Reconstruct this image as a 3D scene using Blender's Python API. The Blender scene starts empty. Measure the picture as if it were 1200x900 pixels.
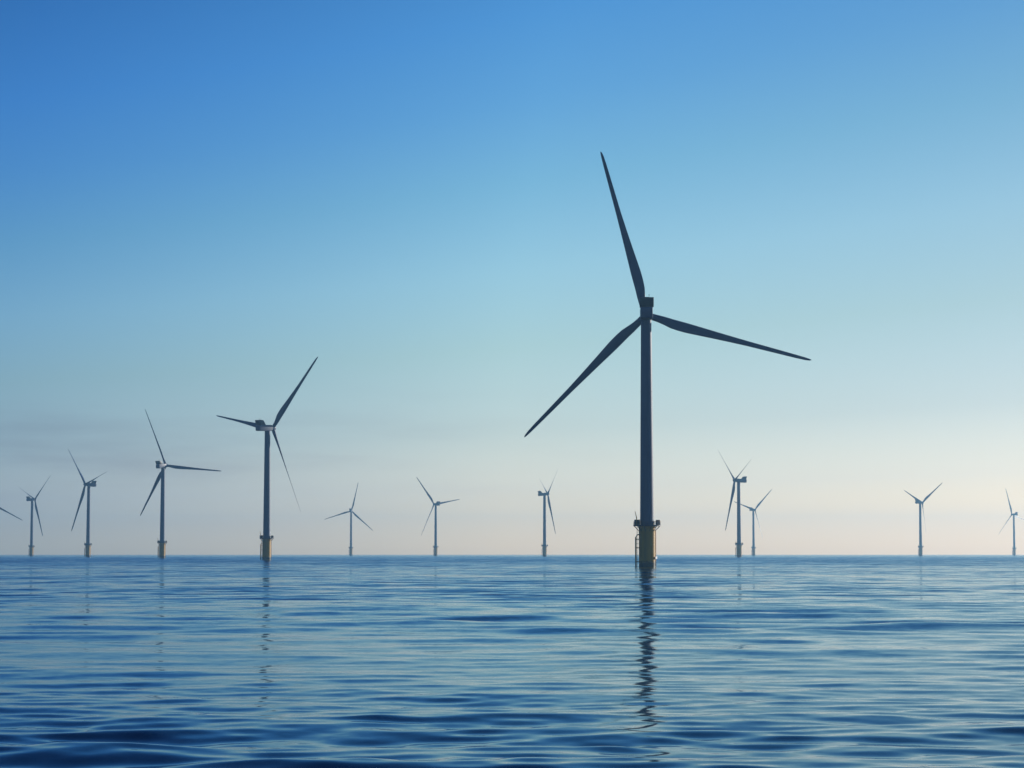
import bpy, bmesh, math, random
import numpy as np
from mathutils import Matrix, Vector

R = math.radians
random.seed(4)
rng = np.random.default_rng(11)
sc = bpy.context.scene
C = sc.collection
EARTH = 1.2742e7                      # twice the radius of the Earth: the sea drops away by d*d / EARTH


def sea(x, y):
    return -(x * x + y * y) / EARTH


# ------------------------------------------------------------------ camera
CAM_Z = 4.8
cam = bpy.data.cameras.new("camera")
cam.sensor_width = 36.0
cam.lens = 2700.0 / 1200.0 * 36.0
cam.clip_start = 0.5
cam.clip_end = 60000.0
co = bpy.data.objects.new("camera", cam)
C.objects.link(co)
co.location = (0, 0, CAM_Z)
co.rotation_euler = (math.pi / 2 + math.atan(196.7 / 2700.0), 0, 0)
sc.camera = co

# ------------------------------------------------------------------ sky
SUN_EL, SUN_AZ = 13.0, 50.0           # azimuth is measured to the right of the view direction (+Y)
world = bpy.data.worlds.new("World")
sc.world = world
world.use_nodes = True
wn = world.node_tree
bg = wn.nodes["Background"]
bg.inputs[1].default_value = 0.1


def wnode(t, **kw):
    n = wn.nodes.new(t)
    for k, v in kw.items():
        setattr(n, k, v)
    return n


def wmath(op, a, b=None, c=None, clamp=False):
    n = wnode("ShaderNodeMath", operation=op, use_clamp=clamp)
    for i, v in enumerate((a, b, c)):
        if v is None:
            continue
        if isinstance(v, (int, float)):
            n.inputs[i].default_value = v
        else:
            wn.links.new(v, n.inputs[i])
    return n.outputs[0]


sky = wnode("ShaderNodeTexSky", sky_type="NISHITA")
sky.sun_disc = False
sky.sun_elevation = R(SUN_EL)
sky.sun_rotation = R(SUN_AZ)
sky.air_density = 1.0
sky.dust_density = 1.0
sky.ozone_density = 1.0
tc = wnode("ShaderNodeTexCoord")
sep = wnode("ShaderNodeSeparateXYZ")
wn.links.new(tc.outputs["Generated"], sep.inputs[0])
X, Y, Z = sep.outputs
elev = wmath("MULTIPLY", wmath("ARCSINE", Z), 180 / math.pi)
g = wmath("ADD", wmath("MULTIPLY", X, math.sin(R(SUN_AZ))), wmath("MULTIPLY", Y, math.cos(R(SUN_AZ))))
dg = wmath("SUBTRACT", g, math.cos(R(SUN_AZ)))
# the blue reaches lower down away from the sun
t = wmath("MULTIPLY", elev, wmath("MAXIMUM", wmath("SUBTRACT", 1.0, wmath("MULTIPLY", dg, 1.25)), 0.35))
# thin streaks of high cloud lying low over the sea, away from the sun
cv = wnode("ShaderNodeCombineXYZ")
az = wmath("ARCTAN2", X, Y)
wn.links.new(wmath("MULTIPLY", az, 5.0), cv.inputs[0])
wn.links.new(wmath("MULTIPLY", elev, 0.75), cv.inputs[1])
cn = wnode("ShaderNodeTexNoise")
cn.inputs["Scale"].default_value = 1.6
cn.inputs["Detail"].default_value = 4
cn.inputs["Roughness"].default_value = 0.5
wn.links.new(cv.outputs[0], cn.inputs["Vector"])
cmask = wnode("ShaderNodeMapRange", interpolation_type="SMOOTHSTEP")
wn.links.new(cn.outputs["Fac"], cmask.inputs[0])
cmask.inputs[1].default_value = 0.42
cmask.inputs[2].default_value = 0.75
band = wmath("SUBTRACT", 1.0, wmath("ABSOLUTE", wmath("MULTIPLY", wmath("SUBTRACT", elev, 2.3), 0.45)), clamp=True)
side = wnode("ShaderNodeMapRange", interpolation_type="SMOOTHSTEP")
wn.links.new(az, side.inputs[0])
side.inputs[1].default_value = R(6)
side.inputs[2].default_value = R(-11)
cfac = wmath("MULTIPLY", wmath("MULTIPLY", wmath("MULTIPLY", cmask.outputs[0], band), side.outputs[0]), 0.55)

ramp = wnode("ShaderNodeValToRGB")
T0, T1 = -5.0, 55.0
SKY_STOPS = [  # (angle, tint of the clear sky)
    (-5.0, (2.300, 2.250, 2.400)),
    (0.2, (2.300, 2.250, 2.400)),
    (1.5, (1.369, 1.534, 2.236)),
    (3.0, (0.949, 1.174, 1.697)),
    (5.1, (0.788, 1.087, 1.391)),
    (7.0, (0.691, 1.085, 1.441)),
    (9.25, (0.475, 0.944, 1.345)),
    (11.3, (0.335, 0.818, 1.373)),
    (13.5, (0.246, 0.738, 1.380)),
    (17.0, (0.17, 0.60, 1.15)),
    (24.0, (0.13, 0.42, 0.90)),
    (38.0, (0.10, 0.34, 0.80)),
    (55.0, (0.10, 0.34, 0.80)),
]
els = ramp.color_ramp.elements
while len(els) < len(SKY_STOPS):
    els.new(0.5)
KS = 4.0
for e, (a, c) in zip(els, SKY_STOPS):
    e.position = (a - T0) / (T1 - T0)
for e, (a, c) in zip(els, SKY_STOPS):
    e.color = tuple(v / KS for v in c) + (1,)
wn.links.new(wmath("DIVIDE", wmath("SUBTRACT", t, T0), T1 - T0, clamp=True), ramp.inputs[0])
mul = wnode("ShaderNodeMix", data_type="RGBA", blend_type="MULTIPLY")
mul.inputs[0].default_value = 1
wn.links.new(sky.outputs[0], mul.inputs[6])
wn.links.new(ramp.outputs[0], mul.inputs[7])
sc1 = wnode("ShaderNodeVectorMath", operation="SCALE")
wn.links.new(mul.outputs[2], sc1.inputs[0])
sc1.inputs["Scale"].default_value = KS
azr = wnode("ShaderNodeValToRGB")
AZ_STOPS = [(-1.0, (0.42, 0.52, 0.66)), (0.2, (0.60, 0.70, 0.82)), (0.46, (0.69, 0.79, 0.98)), (0.64, (1.0, 1.0, 1.0)),
            (0.79, (0.78, 0.77, 0.78)), (0.9, (0.5, 0.52, 0.55)), (1.0, (0.35, 0.37, 0.40))]
els = azr.color_ramp.elements
while len(els) < len(AZ_STOPS):
    els.new(0.5)
for e, (a, c) in zip(els, AZ_STOPS):
    e.position = (a + 1) / 2
for e, (a, c) in zip(els, AZ_STOPS):
    e.color = c + (1,)
wn.links.new(wmath("MULTIPLY", wmath("ADD", g, 1.0), 0.5), azr.inputs[0])
am = wnode("ShaderNodeMix", data_type="RGBA", blend_type="MULTIPLY")
am.inputs[0].default_value = 1
wn.links.new(sc1.outputs[0], am.inputs[6])
wn.links.new(azr.outputs[0], am.inputs[7])
cl = wnode("ShaderNodeMix", data_type="RGBA", blend_type="MULTIPLY")
wn.links.new(cfac, cl.inputs[0])
wn.links.new(am.outputs[2], cl.inputs[6])
cl.inputs[7].default_value = (0.62, 0.55, 0.62, 1)
wn.links.new(cl.outputs[2], bg.inputs[0])

# ------------------------------------------------------------------ sun and exposure
sd = bpy.data.lights.new("sun", "SUN")
sd.energy = 4.0
sd.angle = R(0.5)
sd.color = (1.0, 0.92, 0.82)
so = bpy.data.objects.new("sun", sd)
C.objects.link(so)
sv = Vector((math.sin(R(SUN_AZ)) * math.cos(R(SUN_EL)), math.cos(R(SUN_AZ)) * math.cos(R(SUN_EL)), math.sin(R(SUN_EL))))
so.rotation_euler = (-sv).to_track_quat("-Z", "Y").to_euler()
vs = sc.view_settings
vs.view_transform = "Standard"
vs.look = "None"
vs.exposure = 0.0
vs.gamma = 1.0
sc.cycles.use_denoising = True
sc.cycles.max_bounces = 6
sc.cycles.volume_bounces = 1


# ------------------------------------------------------------------ materials
def material(name, color, rough=0.5, metallic=0.0, var=0.12, scale=0.35, stretch=(1, 1, 0.15), dirt=None):
    """Painted steel with faint weather streaks in the paint itself."""
    m = bpy.data.materials.new(name)
    m.use_nodes = True
    n, l = m.node_tree.nodes, m.node_tree.links
    p = n["Principled BSDF"]
    p.inputs["Roughness"].default_value = rough
    p.inputs["Metallic"].default_value = metallic
    tx = n.new("ShaderNodeTexCoord")
    mp = n.new("ShaderNodeMapping")
    mp.inputs["Scale"].default_value = stretch
    l.new(tx.outputs["Object"], mp.inputs[0])
    nz = n.new("ShaderNodeTexNoise")
    nz.inputs["Scale"].default_value = scale
    nz.inputs["Detail"].default_value = 5
    l.new(mp.outputs[0], nz.inputs["Vector"])
    r = n.new("ShaderNodeValToRGB")
    r.color_ramp.elements[0].position = 0.3
    r.color_ramp.elements[1].position = 0.7
    d = dirt or tuple(c * (1 - 2 * var) for c in color)
    r.color_ramp.elements[0].color = tuple(d) + (1,)
    r.color_ramp.elements[1].color = tuple(color) + (1,)
    l.new(nz.outputs["Fac"], r.inputs[0])
    l.new(r.outputs[0], p.inputs["Base Color"])
    return m


M_TOWER = material("navy_shade_tower_paint", (0.035, 0.075, 0.165), 0.5)  # pale grey paint darkened to navy: backlit shade put into the colour
M_BLADE = material("navy_shade_blade_gelcoat", (0.035, 0.075, 0.165), 0.5, scale=0.2, stretch=(1, 1, 0.3))  # blades carry the same backlit darkness in their base colour
M_NAC = material("navy_shade_nacelle_shell", (0.035, 0.075, 0.165), 0.5, stretch=(1, 1, 1))  # shell colour also holds the backlit shade
M_COOL = material("dark_cooler_grille", (0.03, 0.038, 0.055), 0.55, stretch=(1, 1, 1))
M_YEL = material("yellow_foundation_paint", (0.62, 0.31, 0.005), 0.5, var=0.2, dirt=(0.36, 0.18, 0.006))
# a belt of weed and rust stains up to the high-water mark
_n, _l = M_YEL.node_tree.nodes, M_YEL.node_tree.links
_tx = _n.new("ShaderNodeTexCoord"); _sp = _n.new("ShaderNodeSeparateXYZ"); _nz = _n.new("ShaderNodeTexNoise")
_l.new(_tx.outputs["Object"], _sp.inputs[0]); _l.new(_tx.outputs["Object"], _nz.inputs["Vector"])
_nz.inputs["Scale"].default_value = 1.7
_nz.inputs["Detail"].default_value = 5
_ad = _n.new("ShaderNodeMath"); _ad.operation = "MULTIPLY_ADD"
_l.new(_nz.outputs["Fac"], _ad.inputs[0]); _ad.inputs[1].default_value = 2.2; _l.new(_sp.outputs[2], _ad.inputs[2])
_mr = _n.new("ShaderNodeMapRange"); _l.new(_ad.outputs[0], _mr.inputs[0])
_mr.inputs[1].default_value = 2.3; _mr.inputs[2].default_value = 3.1
_mx = _n.new("ShaderNodeMix"); _mx.data_type = "RGBA"
_p = _n["Principled BSDF"]
_old = _p.inputs["Base Color"].links[0].from_socket
_l.new(_mr.outputs[0], _mx.inputs[0]); _mx.inputs[6].default_value = (0.03, 0.035, 0.02, 1)
_l.new(_old, _mx.inputs[7]); _l.new(_mx.outputs[2], _p.inputs["Base Color"])
M_DECK = material("galvanised_deck_steel", (0.05, 0.052, 0.06), 0.55, stretch=(1, 1, 1))
M_WHITE = material("white_sign_paint", (0.8, 0.8, 0.78), 0.5, var=0.03)


# ------------------------------------------------------------------ mesh helpers
def obj(name, bm, mat, parent=None, smooth=None):
    me = bpy.data.meshes.new(name)
    bmesh.ops.recalc_face_normals(bm, faces=bm.faces)
    bm.to_mesh(me)
    bm.free()
    me.materials.append(mat)
    if smooth is not None:
        for p in me.polygons:
            p.use_smooth = True
        me.set_sharp_from_angle(angle=R(smooth))
    o = bpy.data.objects.new(name, me)
    C.objects.link(o)
    o.parent = parent
    return o


def lathe(bm, prof, n=40, axis="Z", center=(0, 0, 0), cap=True):
    """Revolve (radius, height) pairs about an axis through center."""
    rings = []
    c = Vector(center)
    for r, h in prof:
        ring = []
        for k in range(n):
            a = 2 * math.pi * k / n
            u, v = r * math.cos(a), r * math.sin(a)
            p = Vector((u, v, h)) if axis == "Z" else Vector((u, h, v))
            ring.append(bm.verts.new(c + p))
        rings.append(ring)
    for a, b in zip(rings, rings[1:]):
        for k in range(n):
            bm.faces.new((a[k], a[(k + 1) % n], b[(k + 1) % n], b[k]))
    if cap:
        bm.faces.new(rings[0][::-1])
        bm.faces.new(rings[-1])


def box(bm, lo, hi, bevel=0.0):
    g = bmesh.ops.create_cube(bm, size=1.0)
    s = [hi[i] - lo[i] for i in range(3)]
    m = [(hi[i] + lo[i]) / 2 for i in range(3)]
    for v in g["verts"]:
        v.co = Vector((v.co.x * s[0] + m[0], v.co.y * s[1] + m[1], v.co.z * s[2] + m[2]))
    if bevel:
        es = list({e for v in g["verts"] for e in v.link_edges})
        bmesh.ops.bevel(bm, geom=es, offset=bevel, segments=3, affect="EDGES", profile=0.5)


def tube(bm, pts, r, n=10):
    pts = [Vector(p) for p in pts]
    rings = []
    for i, p in enumerate(pts):
        d = (pts[min(i + 1, len(pts) - 1)] - pts[max(i - 1, 0)]).normalized()
        a = d.orthogonal().normalized() if abs(d.z) > 0.99 else d.cross(Vector((0, 0, 1))).normalized()
        b = d.cross(a)
        rr = r[i] if isinstance(r, (list, tuple)) else r
        rings.append([bm.verts.new(p + rr * (math.cos(2 * math.pi * k / n) * a + math.sin(2 * math.pi * k / n) * b)) for k in range(n)])
    for a, b in zip(rings, rings[1:]):
        for k in range(n):
            bm.faces.new((a[k], a[(k + 1) % n], b[(k + 1) % n], b[k]))
    bm.faces.new(rings[0][::-1])
    bm.faces.new(rings[-1])


def prism(bm, poly, x0, x1, x0b=None, x1b=None):
    """Extrude a (y, z) outline from x0 to x1."""
    a = [bm.verts.new((x0, y, z)) for y, z in poly]
    b = [bm.verts.new((x1, y, z)) for y, z in poly]
    n = len(poly)
    for k in range(n):
        bm.faces.new((a[k], a[(k + 1) % n], b[(k + 1) % n], b[k]))
    bm.faces.new(a[::-1])
    bm.faces.new(b)


# ------------------------------------------------------------------ the sea
def build_water():
    h = CAM_Z
    rows = [0.6, 3, 7, 12, 16]
    y = 2700 * h / 20.0
    while y > 1.45:
        rows.append(2700 * h / y)
        y -= 2.0 if y > 300 else (0.55 if y > 24 else (0.3 if y > 4 else 0.12))
    d = np.array(rows)
    front = np.arange(-0.28, 0.28001, 0.0009)
    k = np.linspace(0, 1, 90)[1:-1]
    rest = 0.28 + (2 * math.pi - 0.56) * (k - 0.5 * 0.85 / math.pi * np.sin(2 * math.pi * k))
    ang = np.concatenate([front, rest])
    nc, nr = len(ang), len(d)
    A, D = np.meshgrid(ang, d)
    Xs, Ys = D * np.sin(A), D * np.cos(A)
    step = np.gradient(d)[:, None]
    Zs = np.zeros_like(Xs)
    DX, DY = np.zeros_like(Xs), np.zeros_like(Xs)
    inside = np.clip((np.abs(((A + math.pi) % (2 * math.pi)) - math.pi) - 0.3) / 0.5, 0, 1)   # coarse mesh outside the view cone
    n = 130
    lam = np.exp(rng.uniform(math.log(1.2), math.log(10), n))
    th = rng.normal(0.05, 0.5, n) + math.pi / 2
    ph = rng.uniform(0, 2 * math.pi, n)
    slope = 0.064 * np.sqrt(2.0 / n) * np.where(lam > 6, 0.8, 1.0)
    # a low crossing swell under the wind waves
    m = 10
    lam = np.concatenate([lam, rng.uniform(9, 19, m)])
    th = np.concatenate([th, rng.normal(-0.35, 0.35, m) + math.pi / 2])
    ph = np.concatenate([ph, rng.uniform(0, 2 * math.pi, m)])
    slope = np.concatenate([slope, np.full(m, 0.022 * math.sqrt(2.0 / m))])
    n += m
    for i in range(n):
        kk = 2 * math.pi / lam[i]
        amp = slope[i] / kk
        f = np.clip(lam[i] / (3.2 * step) - 1.0, 0, 1)
        f = f * f * (3 - 2 * f)
        loc = f * (1 - inside * np.clip(1.6 - lam[i] / np.maximum(D * 0.07, .1), 0, 1))
        kx, ky = math.cos(th[i]), math.sin(th[i])
        arg = kk * (kx * Xs + ky * Ys) + ph[i]
        s, c = np.sin(arg), np.cos(arg)
        Zs += loc * amp * c
        DX -= loc * amp * kx * s * 0.9
        DY -= loc * amp * ky * s * 0.9
    # slow groups of higher and lower waves
    grp = 1 + 0.5 * np.sin(Xs / 31 + 1.1 + 0.8 * np.sin(Ys / 47)) * np.sin(Ys / 23 + 0.4 + np.sin(Xs / 39))
    V = np.stack([Xs + DX * grp, Ys + DY * grp, Zs * grp + sea(Xs, Ys)], -1).reshape(-1, 3)
    r, c = np.meshgrid(np.arange(nr - 1), np.arange(nc), indexing="ij")
    c2 = (c + 1) % nc
    F = np.stack([r * nc + c, (r + 1) * nc + c, (r + 1) * nc + c2, r * nc + c2], -1).reshape(-1, 4)
    me = bpy.data.meshes.new("water")
    me.vertices.add(len(V))
    me.vertices.foreach_set("co", V.astype(np.float32).ravel())
    me.loops.add(F.size)
    me.loops.foreach_set("vertex_index", F[:, ::-1].astype(np.int32).ravel())
    me.polygons.add(len(F))
    me.polygons.foreach_set("loop_start", np.arange(0, F.size, 4, dtype=np.int32))
    me.polygons.foreach_set("use_smooth", np.ones(len(F), dtype=bool))
    me.update(calc_edges=True)
    me.validate()
    if me.polygons[len(F) // 2].normal.z < 0:
        me.flip_normals()
    m = bpy.data.materials.new("sea_water")
    m.use_nodes = True
    nn, ll = m.node_tree.nodes, m.node_tree.links
    nn.remove(nn["Principled BSDF"])
    body = nn.new("ShaderNodeBsdfDiffuse")            # light scattered back out of deep water
    body.inputs["Color"].default_value = (0.003, 0.028, 0.058, 1)
    gloss = nn.new("ShaderNodeBsdfGlossy")            # mirror of the sky; darker, bluer reflections put into the gloss colour
    gloss.inputs["Color"].default_value = (0.70, 0.82, 0.885, 1)
    gloss.inputs["Roughness"].default_value = 0.07
    fres = nn.new("ShaderNodeFresnel")
    fres.inputs["IOR"].default_value = 1.333
    mixs = nn.new("ShaderNodeMixShader")
    ll.new(fres.outputs[0], mixs.inputs[0])
    ll.new(body.outputs[0], mixs.inputs[1])
    ll.new(gloss.outputs[0], mixs.inputs[2])
    ll.new(mixs.outputs[0], nn["Material Output"].inputs["Surface"])
    geo = nn.new("ShaderNodeNewGeometry")
    ln = nn.new("ShaderNodeVectorMath"); ln.operation = "LENGTH"
    ll.new(geo.outputs["Position"], ln.inputs[0])
    far = nn.new("ShaderNodeMapRange"); far.interpolation_type = "SMOOTHSTEP"
    ll.new(ln.outputs["Value"], far.inputs[0])
    far.inputs[1].default_value = 60
    far.inputs[2].default_value = 280
    acc = None
    # (scale, size of the slopes, only where the mesh no longer carries these waves)
    for sc_, amp, where_far in ((0.9, 0.05, False), (2.6, 0.05, False), (0.5, 0.20, True), (0.22, 0.27, True), (0.10, 0.22, True), (0.025, 0.18, True)):
        mp = nn.new("ShaderNodeMapping")
        mp.inputs["Scale"].default_value = (0.75, 1.0, 1.0)
        mp.inputs["Rotation"].default_value = (0, 0, 0.2)
        ll.new(geo.outputs["Position"], mp.inputs[0])
        nz = nn.new("ShaderNodeTexNoise")
        nz.inputs["Scale"].default_value = sc_
        nz.inputs["Detail"].default_value = 2
        ll.new(mp.outputs[0], nz.inputs["Vector"])
        sb = nn.new("ShaderNodeVectorMath"); sb.operation = "SUBTRACT"
        ll.new(nz.outputs["Color"], sb.inputs[0])
        sb.inputs[1].default_value = (0.5, 0.5, 0.5)
        ml = nn.new("ShaderNodeVectorMath"); ml.operation = "MULTIPLY"
        ll.new(sb.outputs[0], ml.inputs[0])
        ml.inputs[1].default_value = (amp * 0.22, amp, 0)
        out = ml.outputs[0]
        if where_far:
            s2 = nn.new("ShaderNodeVectorMath"); s2.operation = "SCALE"
            ll.new(out, s2.inputs[0])
            ll.new(far.outputs[0], s2.inputs["Scale"])
            out = s2.outputs[0]
        if acc is None:
            acc = out
        else:
            ad = nn.new("ShaderNodeVectorMath"); ad.operation = "ADD"
            ll.new(acc, ad.inputs[0]); ll.new(out, ad.inputs[1])
            acc = ad.outputs[0]
    # normals tilted towards the camera to darken far water and weaken far turbine reflections
    far2 = nn.new("ShaderNodeMapRange"); far2.interpolation_type = "SMOOTHSTEP"
    ll.new(ln.outputs["Value"], far2.inputs[0])
    far2.inputs[1].default_value = 450
    far2.inputs[2].default_value = 1400
    far3 = nn.new("ShaderNodeMapRange"); far3.interpolation_type = "SMOOTHSTEP"  # turns the tilt back again to lighten the water near the horizon
    ll.new(ln.outputs["Value"], far3.inputs[0])
    far3.inputs[1].default_value = 1200
    far3.inputs[2].default_value = 4500
    for f_, lean in ((None, -0.003), (far, -0.043), (far2, -0.058), (far3, 0.105)):
        b = nn.new("ShaderNodeVectorMath"); b.operation = "SCALE"
        b.inputs[0].default_value = (0, lean, 0)
        b.inputs["Scale"].default_value = 1.0
        if f_:
            ll.new(f_.outputs[0], b.inputs["Scale"])
        ad = nn.new("ShaderNodeVectorMath"); ad.operation = "ADD"
        ll.new(acc, ad.inputs[0]); ll.new(b.outputs[0], ad.inputs[1])
        acc = ad.outputs[0]
    ad2 = nn.new("ShaderNodeVectorMath"); ad2.operation = "ADD"
    ll.new(ad.outputs[0], ad2.inputs[0]); ll.new(geo.outputs["Normal"], ad2.inputs[1])
    nm = nn.new("ShaderNodeVectorMath"); nm.operation = "NORMALIZE"
    ll.new(ad2.outputs[0], nm.inputs[0])
    for n_ in (body, gloss, fres):
        ll.new(nm.outputs[0], n_.inputs["Normal"])
    me.materials.append(m)
    o = bpy.data.objects.new("water", me)
    C.objects.link(o)
    o["kind"] = "structure"
    o["label"] = "rippled blue sea reaching to the horizon"
    return o


build_water()

# ------------------------------------------------------------------ sea haze
bm = bmesh.new()
box(bm, (-9400, -9400, -9.0), (9400, 9400, 150))
mh = bpy.data.materials.new("sea_haze")
mh.use_nodes = True
hn = mh.node_tree.nodes
hn.remove(hn["Principled BSDF"])
pv = hn.new("ShaderNodeVolumePrincipled")
pv.inputs["Color"].default_value = (0.36, 0.70, 1.0, 1)
pv.inputs["Density"].default_value = 1.0e-4
pv.inputs["Anisotropy"].default_value = 0.5
mh.node_tree.links.new(pv.outputs[0], hn["Material Output"].inputs["Volume"])
hz = obj("haze", bm, mh)
hz["kind"] = "stuff"
hz["label"] = "pale blue haze lying over the sea"

# ------------------------------------------------------------------ wind turbine: meshes shared by all
HUB_Z, OVERHANG, R_BLADE = 84.0, 4.6, 57.0


def blade_mesh():
    bm = bmesh.new()
    #       r     chord  thick  twist
    st = [(1.2, 2.25, 1.00, 14), (2.8, 2.25, 1.00, 14), (4.5, 2.5, 0.82, 14), (6.5, 3.1, 0.60, 13.5), (9.0, 3.85, 0.42, 12.5),
          (11.5, 4.25, 0.34, 11), (14.5, 4.2, 0.29, 9.5), (18, 3.8, 0.26, 8), (23, 3.2, 0.235, 6), (29, 2.6, 0.21, 4.2),
          (35, 2.1, 0.19, 2.8), (41, 1.85, 0.18, 1.6), (47, 1.6, 0.18, 0.6), (52, 1.38, 0.18, 0), (55, 1.1, 0.18, -.5),
          (56.4, 0.7, 0.18, -.8), (57, 0.1, 0.2, -1)]
    n = 20
    rings = []
    for r, c, tk, tw in st:
        c *= 1 - 0.17 * min(1, max(0, (r - 4) / 7))
        ring = []
        w = min(1.0, max(0.0, (r - 2.8) / 7.5))           # 0 round root, 1 aerofoil
        w = w * w * (3 - 2 * w)
        for k in range(n):
            a = 2 * math.pi * k / n
            xa = 0.5 * (1 + math.cos(a))                   # 1 at the leading edge
            ya = 0.5 * math.sin(a)
            xs = 1 - xa
            half = 0.5 * tk * (2.969 * math.sqrt(max(xs, 0)) - 1.26 * xs - 3.516 * xs ** 2 + 2.843 * xs ** 3 - 1.015 * xs ** 4) * 2.0 / 2.0
            yf = math.copysign(half, math.sin(a)) if abs(math.sin(a)) > 1e-6 else 0
            x = (xa - 0.5) * c * (1 - w) + (0.32 - xs) * c * w
            yy = ya * c * tk * (1 - w) + yf * c * w
            T = R(tw)
            X_ = x * math.cos(T) + yy * math.sin(T)
            Y_ = -x * math.sin(T) + yy * math.cos(T)
            ring.append(bm.verts.new((X_, Y_, r)))
        rings.append(ring)
    for a, b in zip(rings, rings[1:]):
        for k in range(n):
            bm.faces.new((a[k], a[(k + 1) % n], b[(k + 1) % n], b[k]))
    bm.faces.new(rings[0][::-1])
    bm.faces.new(rings[-1])
    return bm


def make_turbine():
    root = bpy.data.objects.new("wind_turbine", None)
    C.objects.link(root)
    # foundation: a yellow steel tube standing in the water
    bm = bmesh.new()
    lathe(bm, [(2.72, -2.5), (2.72, 12.9), (2.95, 13.0), (2.95, 13.3)], 48)
    fd = obj("foundation", bm, M_YEL, root, 40)
    bm = bmesh.new()
    for k in range(2):
        y = -0.9 + 1.8 * k
        tube(bm, [(-3.75, y, -2.0), (-3.75, y, 9.6), (-3.3, y, 10.4), (-2.6, y, 10.6)], 0.2, 12)
        for z in (1.6, 6.2, 9.0):
            tube(bm, [(-3.75, y, z), (-2.55, y * 0.8, z)], 0.14, 8)
    z = -1.0
    while z < 12.8:
        tube(bm, [(-3.32, -0.3, z), (-3.32, 0.3, z)], 0.035, 6)
        z += 0.34
    for y in (-0.3, 0.3):
        tube(bm, [(-3.32, y, -1.6), (-3.32, y, 13.0)], 0.06, 8)
    for z in (3.8, 7.6, 11.4):
        for y in (-0.3, 0.3):
            tube(bm, [(-3.32, y, z), (-2.6, y, z)], 0.05, 6)
    obj("boat_landing", bm, M_YEL, fd, 40)
    bm = bmesh.new()
    for a in (14, 38):
        x, y = 2.98 * math.cos(R(a)), 2.98 * math.sin(R(a))
        tube(bm, [(x, y, -2.2), (x, y, 11.6), (x * 0.93, y * 0.93, 12.4)], 0.17, 10)
        for z in (2.2, 6.5, 10.8):
            tube(bm, [(x * 0.9, y * 0.9, z), (x, y, z)], 0.2, 8)
    obj("cable_pipe", bm, M_YEL, fd, 40)
    # platform with deck, railing, cabinet and small crane
    bm = bmesh.new()
    lathe(bm, [(4.45, 13.32), (4.55, 13.36), (4.55, 13.72), (4.45, 13.76)], 12)
    for k in range(12):
        a = 2 * math.pi * (k + 0.5) / 12
        ca, sa = math.cos(a), math.sin(a)
        tube(bm, [(2.72 * ca, 2.72 * sa, 11.7), (4.3 * ca, 4.3 * sa, 13.3)], 0.09, 6)
    pf = obj("platform", bm, M_DECK, root, 35)
    bm = bmesh.new()
    m = 24
    for k in range(m):
        a, b = 2 * math.pi * k / m, 2 * math.pi * (k + 1) / m
        p, q = (4.42 * math.cos(a), 4.42 * math.sin(a)), (4.42 * math.cos(b), 4.42 * math.sin(b))
        tube(bm, [(*p, 13.7), (*p, 14.9)], 0.045, 6)
        for z in (14.05, 14.35, 14.62, 14.9):
            tube(bm, [(*p, z), (*q, z)], 0.035, 6)
    obj("railing", bm, M_DECK, pf, 40)
    bm = bmesh.new()
    box(bm, (-4.2, -2.0, 13.78), (-2.45, 1.0, 15.5), 0.06)
    box(bm, (-3.9, 1.05, 13.78), (-2.7, 2.0, 14.9), 0.05)
    obj("container", bm, M_DECK, pf)
    bm = bmesh.new()
    box(bm, (2.95, -0.9, 13.78), (4.25, 0.8, 15.4), 0.06)
    obj("cabinet", bm, M_DECK, pf)
    bm = bmesh.new()
    tube(bm, [(-3.55, -2.2, 13.7), (-3.55, -2.2, 16.3)], 0.14, 10)
    tube(bm, [(-3.55, -2.2, 16.2), (-4.1, -2.6, 18.2)], [0.12, 0.08], 8)
    tube(bm, [(-3.55, -2.2, 15.2), (-3.85, -2.42, 17.2)], 0.05, 6)
    tube(bm, [(-4.1, -2.6, 18.15), (-4.1, -2.6, 16.6)], 0.02, 5)
    obj("crane", bm, M_YEL, pf, 40)
    # tower: three flanged cans and a door
    bm = bmesh.new()
    prof = [(2.3, 13.77)]
    z0, z1, r0, r1 = 13.77, 82.2, 2.3, 1.75
    for z in (14.0, 36.0, 58.0, 82.0):
        r = r0 + (r1 - r0) * (z - z0) / (z1 - z0)
        prof += [(r, z)]
        if z not in (14.0, 82.0):
            prof += [(r + 0.05, z + 0.03), (r + 0.05, z + 0.22), (r, z + 0.25)]
    prof += [(r1 + 0.1, 82.05), (r1 + 0.1, 82.25)]
    lathe(bm, prof, 48)
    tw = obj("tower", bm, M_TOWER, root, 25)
    bm = bmesh.new()
    a0, rr = R(-70), 2.3
    for k in range(6):
        pass
    ca, sa = math.cos(a0), math.sin(a0)
    box(bm, (-0.45, -0.07, 13.85), (0.45, 0.07, 16.05), 0.03)
    bmesh.ops.rotate(bm, verts=bm.verts, cent=(0, 0, 0), matrix=Matrix.Rotation(a0 + math.pi / 2, 3, "Z"))
    bmesh.ops.translate(bm, verts=bm.verts, vec=(ca * rr, sa * rr, 0))
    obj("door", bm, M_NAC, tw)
    # nacelle, its own +Y pointing upwind; origin on the tower axis at hub height
    bm = bmesh.new()
    prism(bm, [(-8.9, -1.55), (-8.9, 1.75), (-8.3, 1.98), (1.6, 1.98), (2.9, 1.6), (2.9, -1.45), (1.9, -1.85), (-7.6, -1.85)], -1.95, 1.95)
    es = [e for e in bm.edges]
    bmesh.ops.bevel(bm, geom=es, offset=0.22, segments=3, affect="EDGES", profile=0.5)
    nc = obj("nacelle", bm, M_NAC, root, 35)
    bm = bmesh.new()
    prism(bm, [(-7.9, 2.0), (-8.95, 4.9), (-8.5, 5.15), (-5.6, 4.9), (-3.6, 2.0)], -2.3, 2.3)
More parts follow.
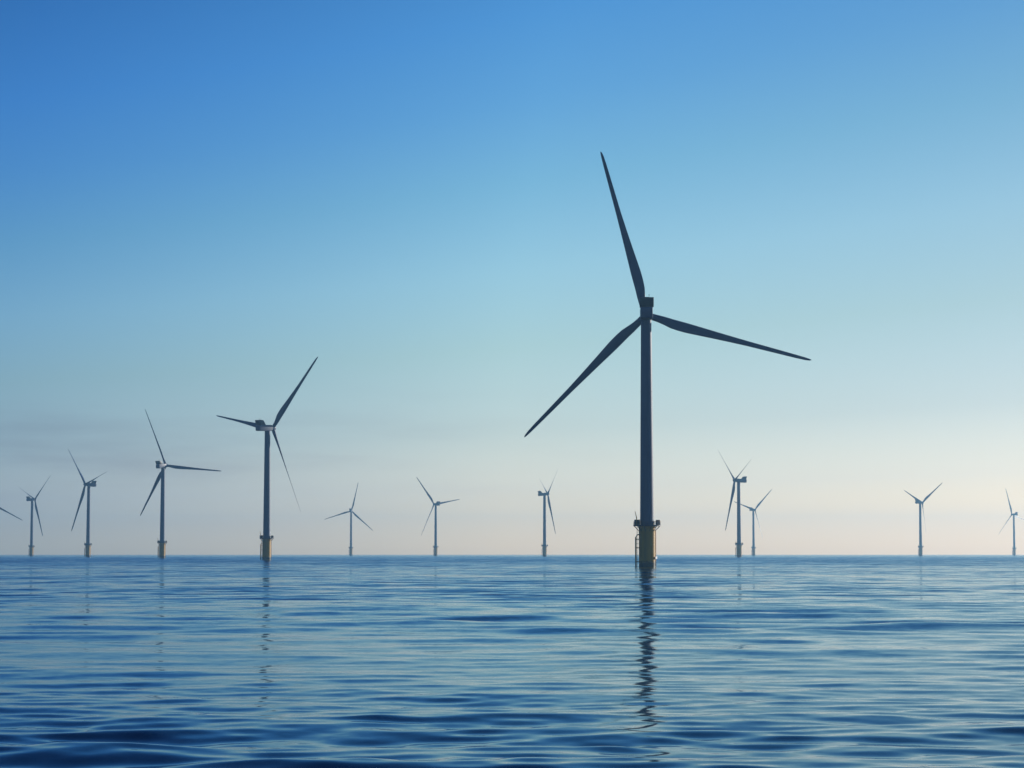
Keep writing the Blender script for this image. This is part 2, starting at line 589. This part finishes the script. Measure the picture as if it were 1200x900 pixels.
    bmesh.ops.bevel(bm, geom=list(bm.edges), offset=0.12, segments=2, affect="EDGES", profile=0.5)
    obj("cooler", bm, M_COOL, nc, 35)
    bm = bmesh.new()
    tube(bm, [(-0.85, -6.5, 5.3), (0.85, -6.5, 5.3)], 0.05, 6)
    for x in (-0.8, 0.8):
        tube(bm, [(x, -6.5, 4.8), (x, -6.5, 6.3)], 0.05, 6)
        tube(bm, [(x - 0.25, -6.5, 6.0), (x + 0.25, -6.5, 6.0)], 0.05, 6)
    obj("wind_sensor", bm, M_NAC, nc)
    # rotor hub with pointed nose cone
    bm = bmesh.new()
    lathe(bm, [(1.5, -1.65), (1.72, -1.5), (1.78, -0.4), (1.75, 0.7), (1.5, 1.5), (1.05, 2.1), (0.5, 2.45), (0.05, 2.55)], 32, axis="Y")
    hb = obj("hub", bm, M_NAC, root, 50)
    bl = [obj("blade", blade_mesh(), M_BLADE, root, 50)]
    for k in range(2):
        o = bl[0].copy()
        C.objects.link(o)
        bl.append(o)
    return root


def pose(root, side_, x, y, psi, th, rb, tilt, pitch):
    """Stand a turbine in the sea, turn its nacelle and set its rotor."""
    psi, th, tilt, pitch = R(psi), R(th), R(tilt), R(pitch)
    root.location = (x, y, sea(x, y))
    a = Vector((math.sin(psi), side_ * math.cos(psi), 0))
    ax = a * math.cos(tilt) + Vector((0, 0, math.sin(tilt)))
    up = Vector((0, 0, math.cos(tilt))) - a * math.sin(tilt)
    sd_ = Vector((math.cos(psi), -side_ * math.sin(psi), 0))
    top = Vector((0, 0, HUB_Z))
    hub = top + OVERHANG * ax

    def frame(xv, yv, zv, p):
        m = Matrix.Identity(4)
        for i, v in enumerate((xv, yv, zv)):
            for j in range(3):
                m[j][i] = v[j]
        m.translation = p
        return m

    cone = math.asin(4.4 / 57)
    k = 0
    for ch in root.children:
        nm = ch.name.split(".")[0]
        if nm == "nacelle":
            ch.matrix_local = frame(ax.cross(up), ax, up, top)
        elif nm == "hub":
            ch.matrix_local = frame(ax.cross(up), ax, up, hub)
        elif nm == "blade":
            q = th + k * 2 * math.pi / 3
            k += 1
            b0 = math.cos(q) * up + math.sin(q) * sd_
            tv = -side_ * (-math.sin(q) * up + math.cos(q) * sd_)
            b = b0 * math.cos(cone) + ax * math.sin(cone)
            n_ax = ax * math.cos(cone) - b0 * math.sin(cone)
            le = tv * math.cos(pitch) + n_ax * math.sin(pitch)
            s = rb / R_BLADE
            ch.matrix_local = frame(le, b.cross(le), b * s, hub)


def copy_tree(o, parent=None):
    c = o.copy()
    C.objects.link(c)
    if parent:
        c.parent = parent
    for ch in list(o.children):
        copy_tree(ch, c)
    return c


# (side facing, x, y, yaw, rotor angle, blade length, tilt, pitch, label)
TURBINES = [
    (1, 44.8, 766, 1.6, 105.0, 58.1, 2.2, 6,
     "nearest and largest dark turbine, yellow foundation in the water, long reflection below"),
    (1, -156.5, 1473, 39.4, 40.3, 57.9, 2.1, 133,
     "second largest turbine, yellow foundation, one blade raised to the right, left of the largest"),
    (1, -320.9, 2119, 25.5, 96.1, 57.9, 5.8, 28,
     "blue-grey turbine with one blade lying level to the right, boxy nacelle left of tower"),
    (-1, -496.0, 2702, -50.2, 76.9, 58.3, 4.1, 70,
     "side-on turbine with nacelle tail right and blades swept left, second tower from left edge"),
    (1, -719.8, 3460, 47.8, 50.0, 56.5, 4.5, 64,
     "small turbine nearest the left edge whose tower shows, nacelle tail left, blades right"),
    (1, -833.7, 3686, -1.3, 119.5, 57.6, 3.4, 20,
     "turbine cut off by the left edge, only the tip of one drooping blade showing"),
    (1, -306.7, 4399, 4.9, 12.8, 55.9, 3.3, 20,
     "faint turbine seen face-on, three blades in an even star, right of the second largest"),
    (1, -125.4, 3794, -38.0, 81.1, 56.3, 4.2, 28,
     "faint turbine with one blade up left and one level right, left of centre horizon"),
    (1, 44.4, 3146, 74.6, 54.4, 56.0, 5.5, 30,
     "small side-on turbine with long nacelle pointing left, nearest tower left of the largest"),
    (-1, 250.8, 2551, -72.8, 68.9, 57.0, 3.8, 30,
     "slate-blue side-on turbine right of the largest, standing before a fainter turbine"),
    (-1, 447.9, 4282, 33.5, 45.4, 54.6, 1.7, 28,
     "faint turbine standing just behind and right of a slate-blue side-on turbine"),
    (1, 649.0, 3668, 58.4, 53.9, 52.7, -1.3, 133,
     "pale isolated turbine far right, two upper blades spread in a wide V"),
    (1, 1040.5, 4785, -41.1, 102.6, 56.3, 2.1, 20,
     "faintest turbine at the right edge, right blade cut off by the photo edge"),
]
proto = make_turbine()
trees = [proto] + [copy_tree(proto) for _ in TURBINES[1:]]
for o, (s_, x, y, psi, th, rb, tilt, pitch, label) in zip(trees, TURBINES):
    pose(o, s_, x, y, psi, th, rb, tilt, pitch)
    o["label"] = label
    o["category"] = "wind turbine"
    o["group"] = "wind turbines standing in the sea"
# the nearest turbine's pale number plate
bm = bmesh.new()
box(bm, (-0.05, -0.9, 2.5), (0.05, 0.9, 3.3), 0.02)
tube(bm, [(-0.6, 0.3, 2.9), (-0.03, 0.3, 2.9)], 0.06, 6)
bmesh.ops.rotate(bm, verts=bm.verts, cent=(0, 0, 0), matrix=Matrix.Rotation(R(-20), 3, "Z"))
bmesh.ops.translate(bm, verts=bm.verts, vec=(3.0, -0.7, 0))
sg = obj("plate", bm, M_WHITE, [c for c in proto.children if c.name.startswith("foundation")][0])
sg["label"] = "small white plate on the yellow foundation"
